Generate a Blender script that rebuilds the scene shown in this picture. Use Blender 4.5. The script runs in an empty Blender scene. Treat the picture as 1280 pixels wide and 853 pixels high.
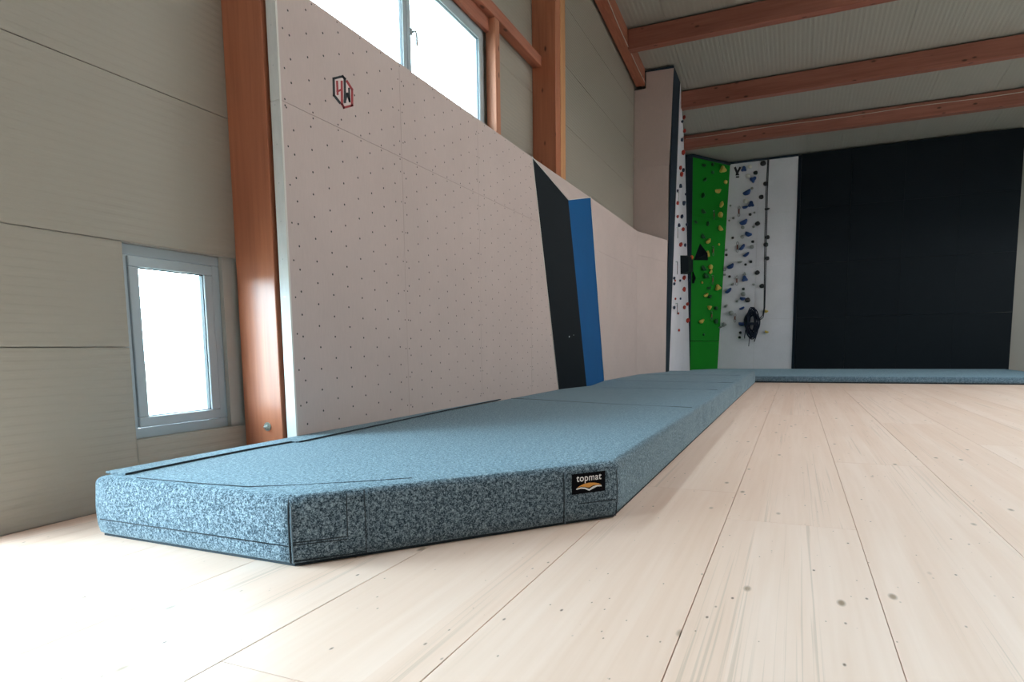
import bpy, bmesh, math, random
from mathutils import Vector, Matrix, noise
from mathutils.bvhtree import BVHTree
random.seed(7)
PI = math.pi
scene = bpy.context.scene
col = scene.collection

# ------------------------------------------------------------------ camera
# X runs along the bouldering wall, Y towards it, Z up; camera at (0,0,1)
FPX, CY = 800.558, 521.72                   # focal length in pixels, principal point row (image 1280x853)
yaw, pitch, roll = .4156, -.1072, -.013
CAM = Vector((0, 0, 1))
Fv = Vector((math.cos(yaw)*math.cos(pitch), math.sin(yaw)*math.cos(pitch), math.sin(pitch)))
_r = Fv.cross(Vector((0, 0, 1))).normalized(); _u = _r.cross(Fv)
Rv = math.cos(roll)*_r + math.sin(roll)*_u
Uv = -math.sin(roll)*_r + math.cos(roll)*_u
cd = bpy.data.cameras.new('camera'); cam = bpy.data.objects.new('camera', cd); col.objects.link(cam)
cam.matrix_world = Matrix(((Rv.x, Uv.x, -Fv.x, CAM.x), (Rv.y, Uv.y, -Fv.y, CAM.y), (Rv.z, Uv.z, -Fv.z, CAM.z), (0, 0, 0, 1)))
cd.sensor_fit = 'HORIZONTAL'; cd.sensor_width = 36; cd.lens = 36*FPX/1280
cd.shift_y = (CY - 426.5)/1280; cd.clip_start = .05; cd.clip_end = 300
scene.camera = cam

# ------------------------------------------------------------------ world, light, exposure
w = bpy.data.worlds.new('sky'); scene.world = w; w.use_nodes = True
bg = w.node_tree.nodes['Background']
bg.inputs[1].default_value = 27
# overcast sky, brighter and cooler on the window side, fading smoothly to a duller grey on the other
_w = w.node_tree; _tc = _w.nodes.new('ShaderNodeTexCoord'); _sp = _w.nodes.new('ShaderNodeSeparateXYZ'); _mr = _w.nodes.new('ShaderNodeMapRange'); _rp = _w.nodes.new('ShaderNodeValToRGB')
_mr.inputs['From Min'].default_value = -1; _mr.inputs['From Max'].default_value = 1
_rp.color_ramp.elements[0].position = .25; _rp.color_ramp.elements[0].color = (.46, .445, .44, 1)
_rp.color_ramp.elements[1].position = .9; _rp.color_ramp.elements[1].color = (.66, .87, 1, 1)
for _a, _b in ((_tc.outputs['Generated'], _sp.inputs[0]), (_sp.outputs['Y'], _mr.inputs['Value']), (_mr.outputs[0], _rp.inputs[0]), (_rp.outputs[0], bg.inputs[0])): _w.links.new(_a, _b)
scene.view_settings.view_transform = 'Standard'; scene.view_settings.look = 'None'
scene.view_settings.gamma = 1; scene.view_settings.exposure = 0.28
scene.cycles.max_bounces = 10; scene.cycles.diffuse_bounces = 6; scene.cycles.transparent_max_bounces = 12

def portal(name, loc, rot, sx, sy):
    l = bpy.data.lights.new(name, 'AREA'); l.shape = 'RECTANGLE'; l.size = sx; l.size_y = sy
    l.cycles.is_portal = True
    o = bpy.data.objects.new(name, l); o.location = loc; o.rotation_euler = rot; col.objects.link(o)
# openings: (x0, x1, z0, z1)
WIN = (4.41, 8.25, 3.9, 5.26)               # the window above the bouldering wall
DOOR = (-.9, 1.95, .05, 2.1)              # glazed garden door left of the photograph
ADDED_WIN2 = (-1.2, 1.6, 3.9, 5.26)               # unseen neighbour of the high window, added for more light from the left
ADDED_WR = [(14.5, 21.5, 3.2, 4.8)]  # unseen windows in the opposite wall, added to light the far end
LOW = (2.86, 3.68, .42, 1.72)                # low side light right beside the left post
ADDED_SKY = (2.6, 15.3, -4.6, -3.1)              # unseen roof glazing, added for more light from above (x0, x1, y0, y1)   
YL, YR, XB, XE = 4.0, -9.0, -6.0, 24.75      # hall: left wall, right wall, back, end
portal('sky_portal', ((WIN[0]+WIN[1])/2, YL+.25, (WIN[2]+WIN[3])/2), (-PI/2, 0, 0), WIN[1]-WIN[0], WIN[3]-WIN[2])
portal('sky_portal', ((DOOR[0]+DOOR[1])/2, YL+.25, (DOOR[2]+DOOR[3])/2), (-PI/2, 0, 0), DOOR[1]-DOOR[0], DOOR[3]-DOOR[2])
portal('sky_portal', ((ADDED_WIN2[0]+ADDED_WIN2[1])/2, YL+.25, (ADDED_WIN2[2]+ADDED_WIN2[3])/2), (-PI/2, 0, 0), ADDED_WIN2[1]-ADDED_WIN2[0], ADDED_WIN2[3]-ADDED_WIN2[2])
portal('sky_portal', ((LOW[0]+LOW[1])/2, YL+.25, (LOW[2]+LOW[3])/2), (-PI/2, 0, 0), LOW[1]-LOW[0], LOW[3]-LOW[2])
portal('sky_portal', ((ADDED_SKY[0]+ADDED_SKY[1])/2, (ADDED_SKY[2]+ADDED_SKY[3])/2, 9.674-.097*(ADDED_SKY[0]+ADDED_SKY[1])/2+.5), (0, math.atan(.097), 0), ADDED_SKY[1]-ADDED_SKY[0], ADDED_SKY[3]-ADDED_SKY[2])
for a in ADDED_WR:
    portal('sky_portal', ((a[0]+a[1])/2, YR-.25, (a[2]+a[3])/2), (PI/2, 0, 0), a[1]-a[0], a[3]-a[2])

# ------------------------------------------------------------------ helpers
def ray(x, y): return Fv + Rv*((x-640)/FPX) - Uv*((y-CY)/FPX)
def on(x, y, ax, v):                         # where the sight line of a measured point meets the plane axis=v
    d = ray(x, y); return CAM + d*((v-CAM[ax])/d[ax])
def roof_z(x): return 9.674 - .097*x

MATS = {}
def mat(name, color, rough=.6, metal=0, spec=.5):
    if name in MATS: return MATS[name]
    m = bpy.data.materials.new(name); m.use_nodes = True
    b = m.node_tree.nodes['Principled BSDF']
    b.inputs['Base Color'].default_value = (*color, 1); b.inputs['Roughness'].default_value = rough
    b.inputs['Metallic'].default_value = metal; b.inputs['Specular IOR Level'].default_value = spec
    MATS[name] = m; return m
class NT:
    def __init__(s, m): s.t = m.node_tree; s.b = s.t.nodes['Principled BSDF']
    def n(s, typ, **kw):
        o = s.t.nodes.new(typ)
        for k, v in kw.items():
            if k in o.inputs: o.inputs[k].default_value = v
            else: setattr(o, k, v)
        return o
    def l(s, a, b): s.t.links.new(a, b)
    def coords(s, scale=(1, 1, 1), src='Object', rnd=False):
        tc = s.n('ShaderNodeTexCoord'); mp = s.n('ShaderNodeMapping'); mp.inputs['Scale'].default_value = scale
        s.l(tc.outputs[src], mp.inputs['Vector'])
        if rnd:
            oi = s.n('ShaderNodeObjectInfo'); mu = s.n('ShaderNodeMath', operation='MULTIPLY'); mu.inputs[1].default_value = 37
            cb = s.n('ShaderNodeCombineXYZ'); s.l(oi.outputs['Random'], mu.inputs[0])
            for i in range(3): s.l(mu.outputs[0], cb.inputs[i])
            s.l(cb.outputs[0], mp.inputs['Location'])
        return mp.outputs[0]
    def noise(s, vec, scale, detail=3, rough=.5, dist=0):
        o = s.n('ShaderNodeTexNoise'); o.inputs['Scale'].default_value = scale; o.inputs['Detail'].default_value = detail
        o.inputs['Roughness'].default_value = rough; o.inputs['Distortion'].default_value = dist
        s.l(vec, o.inputs['Vector']); return o.outputs['Fac']
    def ramp(s, fac, stops, interp='LINEAR'):
        o = s.n('ShaderNodeValToRGB'); r = o.color_ramp; r.interpolation = interp
        while len(r.elements) < len(stops): r.elements.new(.5)
        for e, (p, c) in zip(r.elements, stops):
            e.position = p; e.color = (*c, 1) if len(c) == 3 else c
        s.l(fac, o.inputs[0]); return o.outputs[0]
    def mix(s, fac, a, b, mode='MIX'):
        o = s.n('ShaderNodeMix'); o.data_type = 'RGBA'; o.blend_type = mode
        if isinstance(fac, (int, float)): o.inputs[0].default_value = fac
        else: s.l(fac, o.inputs[0])
        for i, v in ((6, a), (7, b)):
            if isinstance(v, tuple): o.inputs[i].default_value = (*v, 1)
            else: s.l(v, o.inputs[i])
        return o.outputs[2]
    def bump(s, h, strength=.3, dist=.01):
        o = s.n('ShaderNodeBump'); o.inputs['Strength'].default_value = strength; o.inputs['Distance'].default_value = dist
        s.l(h, o.inputs['Height']); s.l(o.outputs[0], s.b.inputs['Normal'])
    def color(s, c): s.l(c, s.b.inputs['Base Color'])

def wood(name, light, dark, knot, axis=0, grain=1.0, rough=.6, knots=1.0, knot_scale=2.6, across=28, contrast=.5, seam=None):
    """planed softwood: streaks along one axis and small round knots"""
    m = mat(name, light, rough); t = NT(m)
    sc = [across]*3; sc[axis] = 1.1
    v = t.coords(tuple(sc), rnd=True)
    g = t.noise(v, grain, 4, .55, .3)
    sc2 = [across*.18]*3; sc2[axis] = .35
    g2 = t.noise(t.coords(tuple(sc2), rnd=True), 1.0, 2, .5, .8)
    c = t.ramp(g, [(.5-.5*contrast, dark), (.5+.35*contrast, light)])
    c2 = t.ramp(g2, [(.35, dark), (.62, light)])
    c = t.mix(.45, c, c2)
    sk = [1.0]*3; sk[axis] = .45
    vo = t.n('ShaderNodeTexVoronoi', feature='F1'); vo.inputs['Scale'].default_value = knot_scale*2
    vo.inputs['Randomness'].default_value = 1
    t.l(t.coords(tuple(sk), rnd=True), vo.inputs['Vector'])
    k = t.ramp(vo.outputs['Distance'], [(.0, (1, 1, 1)), (.035*knots, (.9, .9, .9)), (.075*knots, (0, 0, 0))])
    # only some of the cells carry a knot
    sep = t.n('ShaderNodeSeparateColor'); t.l(vo.outputs['Color'], sep.inputs[0])
    th = t.n('ShaderNodeMath', operation='GREATER_THAN'); th.inputs[1].default_value = .3; t.l(sep.outputs[0], th.inputs[0])
    mu = t.n('ShaderNodeMath', operation='MULTIPLY'); t.l(k, mu.inputs[0]); t.l(th.outputs[0], mu.inputs[1])
    c = t.mix(mu.outputs[0], c, knot)
    t.color(c); t.bump(g, .15, .002)
    return m

def new_obj(name, me, material=None, parent=None):
    o = bpy.data.objects.new(name, me); col.objects.link(o)
    if material and not me.materials: me.materials.append(material)
    if parent: o.parent = parent
    return o
def from_bm(name, bm, material, parent=None, smooth=False):
    bmesh.ops.recalc_face_normals(bm, faces=bm.faces[:])
    me = bpy.data.meshes.new(name); bm.to_mesh(me); bm.free()
    if smooth:
        for p in me.polygons: p.use_smooth = True
    return new_obj(name, me, material, parent)
def tag(o, label=None, cat=None, group=None, kind=None):
    for k, v in (('label', label), ('category', cat), ('group', group), ('kind', kind)):
        if v: o[k] = v
    return o
def empty(name, loc=(0, 0, 0)):
    o = bpy.data.objects.new(name, None); col.objects.link(o); o.location = loc; o.empty_display_size = .1; return o
def abox(bm, x0, x1, y0, y1, z0, z1, bevel=0):
    r = bmesh.ops.create_cube(bm, size=1)
    for v in r['verts']:
        v.co = Vector((x0+(v.co.x+.5)*(x1-x0), y0+(v.co.y+.5)*(y1-y0), z0+(v.co.z+.5)*(z1-z0)))
    if bevel:
        es = list({e for v in r['verts'] for e in v.link_edges})
        bmesh.ops.bevel(bm, geom=es, offset=bevel, segments=2, affect='EDGES', profile=.5)
def box(name, x0, x1, y0, y1, z0, z1, m, parent=None, bevel=0):
    """box mesh; when it is a child its coordinates stay in the parent's frame (parents sit at the origin unless said)"""
    bm = bmesh.new(); abox(bm, x0, x1, y0, y1, z0, z1, bevel); return from_bm(name, bm, m, parent)
def slab(name, pts, thick, m, parent=None, bevel=0):
    """polygon pts extruded by vector thick"""
    bm = bmesh.new(); vs = [bm.verts.new(p) for p in pts]; f = bm.faces.new(vs)
    r = bmesh.ops.extrude_face_region(bm, geom=[f])
    for v in r['geom']:
        if isinstance(v, bmesh.types.BMVert): v.co += Vector(thick)
    if bevel:
        bmesh.ops.recalc_face_normals(bm, faces=bm.faces[:])
        bmesh.ops.bevel(bm, geom=bm.edges[:], offset=bevel, segments=1, affect='EDGES')
    return from_bm(name, bm, m, parent)
def tube_bm(bm, pts, r, n=8, close=False):
    pts = [Vector(p) for p in pts]; rings = []
    N = len(pts); prev = None
    for i, p in enumerate(pts):
        a = pts[(i-1) % N] if (close or i > 0) else p
        b = pts[(i+1) % N] if (close or i < N-1) else p
        d = (b-a).normalized()
        if prev is None:
            s = d.cross(Vector((0, 0, 1)))
            if s.length < .05: s = d.cross(Vector((1, 0, 0)))
        else: s = prev - d*prev.dot(d)
        s.normalize(); prev = s; u = s.cross(d)
        rings.append([bm.verts.new(p + r*(math.cos(2*PI*k/n)*s + math.sin(2*PI*k/n)*u)) for k in range(n)])
    for i in range(N if close else N-1):
        A, B = rings[i], rings[(i+1) % N]
        for k in range(n): bm.faces.new((A[k], A[(k+1) % n], B[(k+1) % n], B[k]))
    if not close:
        bm.faces.new(rings[0][::-1]); bm.faces.new(rings[-1])
def tube(name, pts, r, m, parent=None, n=8, close=False):
    bm = bmesh.new(); tube_bm(bm, pts, r, n, close); return from_bm(name, bm, m, parent, smooth=True)

# ------------------------------------------------------------------ materials
M_beam = wood('glulam_timber', (.46, .165, .095), (.31, .095, .055), (.07, .02, .012), 0, across=26, knots=2.2, contrast=.35)
M_beamY = wood('glulam_timber_cross', (.34, .125, .085), (.23, .075, .05), (.06, .02, .012), 1, across=26, knots=2.2, contrast=.35)
M_post = wood('glulam_timber_upright', (.55, .20, .105), (.36, .115, .06), (.08, .025, .015), 2, across=22, rough=.32, knots=1.7)
M_stud = wood('stud_timber', (.55, .23, .13), (.38, .14, .075), (.08, .025, .015), 2, across=30, rough=.55, knots=1.6)
M_post2 = wood('pale_timber_upright', (.62, .3, .13), (.45, .2, .08), (.12, .04, .02), 2, across=26)
M_floor = wood('whitened_pine', (.86, .635, .53), (.78, .545, .43), (.30, .19, .12), 0, across=30, rough=.42, knots=1.35, knot_scale=2.6, contrast=.5)
def floor_detail(m):
    t = NT(m); old = t.b.inputs['Base Color'].links[0].from_socket
    # lamella-wide tint steps, a few dark annual-ring lines and many small dark specks
    tc = t.n('ShaderNodeTexCoord'); sx = t.n('ShaderNodeSeparateXYZ'); t.l(tc.outputs['Object'], sx.inputs[0])
    m1 = t.n('ShaderNodeMath', operation='MULTIPLY'); m1.inputs[1].default_value = 6.0; t.l(sx.outputs[1], m1.inputs[0])
    oi = t.n('ShaderNodeObjectInfo'); m0 = t.n('ShaderNodeMath', operation='MULTIPLY'); m0.inputs[1].default_value = 91; t.l(oi.outputs['Random'], m0.inputs[0])
    fl_ = t.n('ShaderNodeMath', operation='FLOOR'); t.l(m1.outputs[0], fl_.inputs[0])
    ad = t.n('ShaderNodeMath', operation='ADD'); t.l(fl_.outputs[0], ad.inputs[0]); t.l(m0.outputs[0], ad.inputs[1])
    wn = t.n('ShaderNodeTexWhiteNoise', noise_dimensions='1D'); t.l(ad.outputs[0], wn.inputs['W'])
    c = t.mix(t.ramp(wn.outputs['Value'], [(.2, (0, 0, 0)), (1, (.8, .8, .8))]), old, (.95, .90, .86), 'MULTIPLY')
    ring = t.noise(t.coords((.55, 75, 1), rnd=True), 1, 2, .5, .5)
    msk = t.noise(t.coords((.3, 4, 1), rnd=True), 1, 1, .5, .3)
    k = t.mix(t.ramp(msk, [(.52, (0, 0, 0)), (.62, (1, 1, 1))]), (0, 0, 0), t.ramp(ring, [(.56, (0, 0, 0)), (.66, (.45, .45, .45))]))
    c = t.mix(k, c, (.50, .36, .27))
    for sc, th, cut, colr in ((7.0, .05, .35, (.17, .10, .06)), (12, .05, .5, (.27, .17, .11))):
        vo = t.n('ShaderNodeTexVoronoi', feature='F1'); vo.inputs['Scale'].default_value = sc; t.l(t.coords((.8, 1.6, 1), rnd=True), vo.inputs['Vector'])
        sp = t.n('ShaderNodeSeparateColor'); t.l(vo.outputs['Color'], sp.inputs[0])
        g_ = t.n('ShaderNodeMath', operation='GREATER_THAN'); g_.inputs[1].default_value = cut; t.l(sp.outputs[1], g_.inputs[0])
        d_ = t.ramp(vo.outputs['Distance'], [(th*.6, (1, 1, 1)), (th*1.6, (0, 0, 0))])
        mu = t.n('ShaderNodeMath', operation='MULTIPLY'); t.l(d_, mu.inputs[0]); t.l(g_.outputs[0], mu.inputs[1])
        c = t.mix(mu.outputs[0], c, colr)
    t.color(c)
floor_detail(M_floor)
M_gap = mat('floor_gap', (.05, .04, .03), .9)

def ply(name, c, bumpy=.1):
    m = mat(name, c, .62); t = NT(m)
    n1 = t.noise(t.coords((1, 1, 1)), 1.3, 3, .6)
    n2 = t.noise(t.coords((60, 60, 9)), 1.0, 3, .6)
    m.node_tree.nodes['Principled BSDF'].inputs['Specular IOR Level'].default_value = .3 if sum(c) > 1.2 else .12
    a = tuple(x*.93 for x in c); b = tuple(min(1, x*1.05) for x in c)
    k = t.mix(.5, t.ramp(n1, [(.35, a), (.65, b)]), t.ramp(n2, [(.3, a), (.7, b)]))
    t.color(k); t.bump(n2, bumpy, .002); return m
M_ply = ply('pale_plywood', (.58, .46, .43))
M_plyedge = mat('plywood_edge', (.7, .66, .62), .6)
M_side = ply('daylit_white_board', (.74, .74, .74))  # window light on the end return is put into this white
M_hole = mat('bolt_hole_dark', (.035, .03, .03), .6)
M_black = ply('black_board', (.007, .011, .015), .05)
M_blue = ply('blue_board', (.007, .09, .26), .05)
M_navy = ply('navy_board', (.022, .034, .05), .05)
M_green = ply('green_board', (.010, .24, .018), .05)
M_white = ply('white_holds_board', (.84, .80, .86), .05)
M_grey = ply('pale_grey_board', (.72, .72, .76), .05)
M_sheet = mat('ribbed_sheet', (.34, .30, .25), .5)
M_roofs = mat('ribbed_roof_sheet', (.36, .35, .31), .5)
M_concrete = mat('wall_render', (.42, .4, .36), .8)
M_frame = mat('window_frame_grey', (.38, .43, .46), .4)
M_alu = mat('brushed_aluminium', (.6, .62, .62), .35, 1)
M_carab = mat('carabiner_metal', (.12, .13, .13), .45, .6)
M_steel = mat('galvanised_steel', (.62, .7, .7), .3, 1)
M_cable = mat('cable_white', (.6, .52, .45), .5)
M_gasket = mat('rubber_gasket', (.02, .03, .035), .6)
M_ground = mat('gravel', (.35, .36, .33), .9)
gl = bpy.data.materials.new('window_glass'); gl.use_nodes = True; MATS['glass'] = gl
_t = gl.node_tree; _t.nodes.clear()
_o = _t.nodes.new('ShaderNodeOutputMaterial'); _m = _t.nodes.new('ShaderNodeMixShader'); _tr = _t.nodes.new('ShaderNodeBsdfTransparent')
_g = _t.nodes.new('ShaderNodeBsdfGlossy'); _g.inputs['Roughness'].default_value = .02; _lw = _t.nodes.new('ShaderNodeLayerWeight'); _lw.inputs[0].default_value = .5
_f = _t.nodes.new('ShaderNodeMath'); _f.operation = 'POWER'; _f.inputs[1].default_value = 5; _t.links.new(_lw.outputs['Facing'], _f.inputs[0])
_tr.inputs[0].default_value = (.93, .97, .97, 1)
_t.links.new(_f.outputs[0], _m.inputs[0]); _t.links.new(_tr.outputs[0], _m.inputs[1]); _t.links.new(_g.outputs[0], _m.inputs[2]); _t.links.new(_m.outputs[0], _o.inputs[0])

def fabric(name, dk, md, lt, scale=120, sheen=.42):
    m = mat(name, md, .95, spec=.15); t = NT(m)
    v = t.coords((1, 1, 1))
    n1 = t.noise(v, scale, 2, .7)
    n2 = t.noise(v, scale*.42, 2, .6)
    c = t.ramp(n1, [(.38, dk), (.5, md), (.62, lt)])
    c2 = t.ramp(n2, [(.38, dk), (.5, md), (.62, lt)])
    t.b.inputs['Sheen Weight'].default_value = sheen; t.b.inputs['Sheen Roughness'].default_value = .45; t.b.inputs['Sheen Tint'].default_value = (.62, .87, 1, 1)
    t.color(t.mix(.4, c, c2)); t.bump(n1, .7, .006); return m
M_fab = fabric('melange_loop_fabric', (.008, .018, .030), (.07, .108, .14), (.36, .45, .52), 140)
M_fabflat = fabric('melange_strip_fabric', (.03, .05, .07), (.1, .14, .17), (.3, .36, .4))
M_seam = mat('seam_thread_dark', (.026, .036, .046), .9)
M_pipe = mat('seam_thread_pale', (.16, .22, .27), .9)
M_label = mat('label_black', (.004, .004, .006), .9, spec=.1)
M_white_print = mat('print_white', (.85, .85, .85), .5)
M_orange_print = mat('print_orange', (.75, .33, .05), .5)
M_redp = mat('print_red', (.36, .03, .035), .6)
M_blackp = mat('print_black', (.012, .014, .02), .6)
M_whitep = mat('print_pale', (.72, .58, .56), .6)

# ------------------------------------------------------------------ floor
floor = box('floor', XB, 26, YR, YL, -.2, -.03, M_gap); tag(floor, kind='structure')
BW = .6705; y0 = .3355; Lb = 6.1
k0 = math.floor((YR-y0)/BW); board_meshes = {}
for k in range(k0, math.ceil((YL-y0)/BW)):
    ya, yb = y0+k*BW, y0+(k+1)*BW
    ya_, yb_ = max(ya, YR), min(yb, YL)
    off = 1.431 if k == 1 else (1.431 + [3.1, 0, 1.7, 4.6, 2.4][k % 5])
    xs = []; x = off
    while x > XB: x -= Lb
    while x < 26:
        xs.append((max(x, XB), min(x+Lb, 26))); x += Lb
    for a, b in xs:
        if b-a < .02: continue
        key = (round(b-a, 3), round(yb_-ya_, 3))
        if key not in board_meshes:
            bm = bmesh.new(); abox(bm, .0016, key[0]-.0016, .0017, key[1]-.0017, -.028, 0, .0012)
            me = bpy.data.meshes.new('floor_board'); bmesh.ops.recalc_face_normals(bm, faces=bm.faces[:]); bm.to_mesh(me); bm.free()
            board_meshes[key] = me
        o = new_obj('floor_board', board_meshes[key], M_floor, floor); o.location = (a, ya_, 0)
g = box('ground', -60, 90, -70, 70, -.5, -.25, M_ground); tag(g, kind='structure')

# ------------------------------------------------------------------ walls
def wall_with_holes(name, axis_y, sgn, holes, zt):
    """wall slab in the XZ plane with rectangular holes"""
    bm = bmesh.new(); ya, yb = sorted((axis_y+sgn*.03, axis_y+sgn*.25))
    xs = sorted({XB-.25, XE+.25, *[h[0] for h in holes], *[h[1] for h in holes]})
    for a, b in zip(xs, xs[1:]):
        hs = sorted([h for h in holes if h[0] <= a and h[1] >= b], key=lambda h: h[2])
        z = -.2
        for h in hs: abox(bm, a, b, ya, yb, z, h[2]); z = h[3]
        abox(bm, a, b, ya, yb, z, zt)
    return from_bm(name, bm, M_concrete)
wl = wall_with_holes('wall_left', YL, 1, [WIN, ADDED_WIN2, DOOR, LOW], 10.6); tag(wl, kind='structure')
wr = wall_with_holes('wall_right', YR, -1, ADDED_WR, 10.6); tag(wr, kind='structure')
wb = box('wall_back', XB-.25, XB, YR, YL+.03, -.2, 10.6, M_concrete); tag(wb, kind='structure')
we = box('wall_end', XE, XE+.25, YR, YL+.03, -.2, 8, M_concrete); tag(we, kind='structure')

def ribbed_panel(name, length, width, n, depth, m):
    """sheet in the local XY plane, ribs along X, rib crest towards +Z"""
    bm = bmesh.new(); prof = []
    p = (width-.006)/n
    for i in range(n):
        a = .003+i*p
        prof += [(a, 0), (a+p*.18, depth), (a+p*.5, depth), (a+p*.68, 0)]
    prof.append((width-.003, 0)); prof = [(.003, -.012)] + prof + [(width-.003, -.012)]
    A = [bm.verts.new((0, y, z)) for y, z in prof]; B = [bm.verts.new((length, y, z)) for y, z in prof]
    for i in range(len(prof)-1): bm.faces.new((A[i], B[i], B[i+1], A[i+1]))
    me = bpy.data.meshes.new(name); bm.to_mesh(me); bm.free(); me.materials.append(m)
    return me
# wall cladding: horizontal sheets, 1.02 m high, on the left wall, ribs along X
def clad(x0, x1, z0, z1, parent):
    h = 1.04; z = z0
    while z < z1-.02:
        hh = min(h, z1-z)
        me = ribbed_panel('cladding_panel', x1-x0-.004, hh, max(2, int(round(hh/.052))), .0016, M_sheet)
        o = new_obj('cladding_panel', me, None, parent)
        # local x -> world -x, local y -> world z, local z -> world -y : a proper rotation
        o.matrix_local = Matrix(((-1, 0, 0, x1), (0, 0, -1, YL), (0, 1, 0, z), (0, 0, 0, 1)))
        z += h
zc = 5.45
clad(3.8, 10.04, 5.26+.2, 9.0, wl); clad(8.3, 10.04, 3.0, 5.46, wl)
clad(10.52, 17.3, 3.0, 8.3, wl)
clad(DOOR[1], 3.8, LOW[3], 9.2, wl); clad(DOOR[1], LOW[0], 0, LOW[3], wl); clad(LOW[0], 3.8, 0, LOW[2], wl); clad(XB, DOOR[1], DOOR[3], ADDED_WIN2[2], wl); clad(XB, DOOR[1], ADDED_WIN2[3], 10, wl)

# ceiling: roof deck with ribbed panels, ribs along X, falling away from the camera
ang = math.atan(.097)
L = (26-XB)/math.cos(ang)
cb = bmesh.new()
for (xa, xb_, ya, yb) in ((XB-.3, 26, ADDED_SKY[3], YL+.3), (XB-.3, 26, YR-.3, ADDED_SKY[2]), (XB-.3, ADDED_SKY[0], ADDED_SKY[2], ADDED_SKY[3]), (ADDED_SKY[1], 26, ADDED_SKY[2], ADDED_SKY[3])):
    r = bmesh.ops.create_cube(cb, size=1)
    for v in r['verts']:
        x = xa if v.co.x < 0 else xb_
        v.co = Vector((x, ya if v.co.y < 0 else yb, roof_z(x)+(.06 if v.co.z < 0 else .36)))
ceil = from_bm('ceiling', cb, M_concrete); tag(ceil, kind='structure')
d_ = ray(897, 47); tt = (roof_z(0)-1)/(d_.z+.097*d_.x); yseam = d_.y*tt
me_roof = {}
ex = Vector((math.cos(ang), 0, -math.sin(ang))); ez = ex.cross(Vector((0, -1, 0)))
def roof_sheet(xa, xb_, ya, yb):
    key = (round(xb_-xa, 3), round(yb-ya, 3))
    if key not in me_roof: me_roof[key] = ribbed_panel('roof_panel', key[0]/math.cos(ang), key[1], max(2, round(key[1]*10)), .0035, M_roofs)
    o = new_obj('roof_panel', me_roof[key], None, ceil)
    o.matrix_local = Matrix(((ex.x, 0, ez.x, xa), (0, -1, ez.y, yb), (ex.z, 0, ez.z, roof_z(xa)+.02), (0, 0, 0, 1)))
ys = [YR]; y = yseam-math.floor((yseam-YR)/1.0)
while y < YL: 
    if y > YR+.1: ys.append(y)
    y += 1.0
ys.append(YL); ys = sorted(set([v for v in ys if not ADDED_SKY[2]-.05 < v < ADDED_SKY[3]+.05]+[ADDED_SKY[2], ADDED_SKY[3]]))
for a, b in zip(ys, ys[1:]):
    if a >= ADDED_SKY[2]-.01 and b <= ADDED_SKY[3]+.01: roof_sheet(XB, ADDED_SKY[0], a, b); roof_sheet(ADDED_SKY[1], 26, a, b)
    else: roof_sheet(XB, 26, a, b)
sk = empty('added_skylight'); sk['kind'] = 'structure'  # made-up roof opening out of view, brightens floor and mat top
for k in range(11):
    x = ADDED_SKY[0]+(ADDED_SKY[1]-ADDED_SKY[0])*k/10
    bm = bmesh.new(); abox(bm, x-.03, x+.03, ADDED_SKY[2], ADDED_SKY[3], roof_z(x)+.08, roof_z(x)+.16); from_bm('glazing_bar', bm, M_frame, sk)
for k in range(10):
    xa, xb_ = ADDED_SKY[0]+(ADDED_SKY[1]-ADDED_SKY[0])*k/10+.03, ADDED_SKY[0]+(ADDED_SKY[1]-ADDED_SKY[0])*(k+1)/10-.03
    slab('pane', [(xa, ADDED_SKY[2], roof_z(xa)+.12), (xb_, ADDED_SKY[2], roof_z(xb_)+.12), (xb_, ADDED_SKY[3], roof_z(xb_)+.12), (xa, ADDED_SKY[3], roof_z(xa)+.12)], (0, 0, .006), gl, sk)

# ------------------------------------------------------------------ timber frame
def timber(name, x0, x1, y0, y1, z0, z1, m, label, cat, group=None, bevel=.012):
    o = box(name, x0, x1, y0, y1, z0, z1, m, None, bevel); tag(o, label, cat, group); return o
# left post, its face towards the camera runs back to the wall
lp = empty('timber_post'); tag(lp, 'timber post left of the white plywood wall with a round steel washer bolted low down', 'post')
box('post_timber', 3.785, 4.02, 3.615, 3.998, 0, 8.84, M_post, lp, .006)
pb = on(335, 533.5, 0, 3.785)
bm = bmesh.new(); bmesh.ops.create_cone(bm, segments=24, radius1=.034, radius2=.034, depth=.008, cap_ends=True)
bmesh.ops.transform(bm, matrix=Matrix.Translation((3.780, pb.y, pb.z))@Matrix.Rotation(PI/2, 4, 'Y'), verts=bm.verts)
wsh = from_bm('washer', bm, M_steel, lp)
bm = bmesh.new(); bmesh.ops.create_cone(bm, segments=6, radius1=.015, radius2=.015, depth=.016, cap_ends=True)
bmesh.ops.transform(bm, matrix=Matrix.Translation((3.768, pb.y, pb.z))@Matrix.Rotation(PI/2, 4, 'Y'), verts=bm.verts)
from_bm('bolt_head', bm, M_steel, wsh)
tube('bolt_shank', [(3.762, pb.y, pb.z), (3.742, pb.y, pb.z)], .007, M_steel, wsh)

# tall column beside the window bay
colm = empty('timber_column'); tag(colm, 'tall reddish timber column rising behind the black wall volume', 'column')
box('column_core', 10.04, 10.27, 3.602, 3.998, 0, 8.27, M_post, colm, .006)
box('face_board', 10.275, 10.40, 3.600, 3.998, 0, 8.24, M_post2, colm, .005)
box('face_board', 10.405, 10.525, 3.604, 3.998, 0, 8.23, M_post2, colm, .005)
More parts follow.
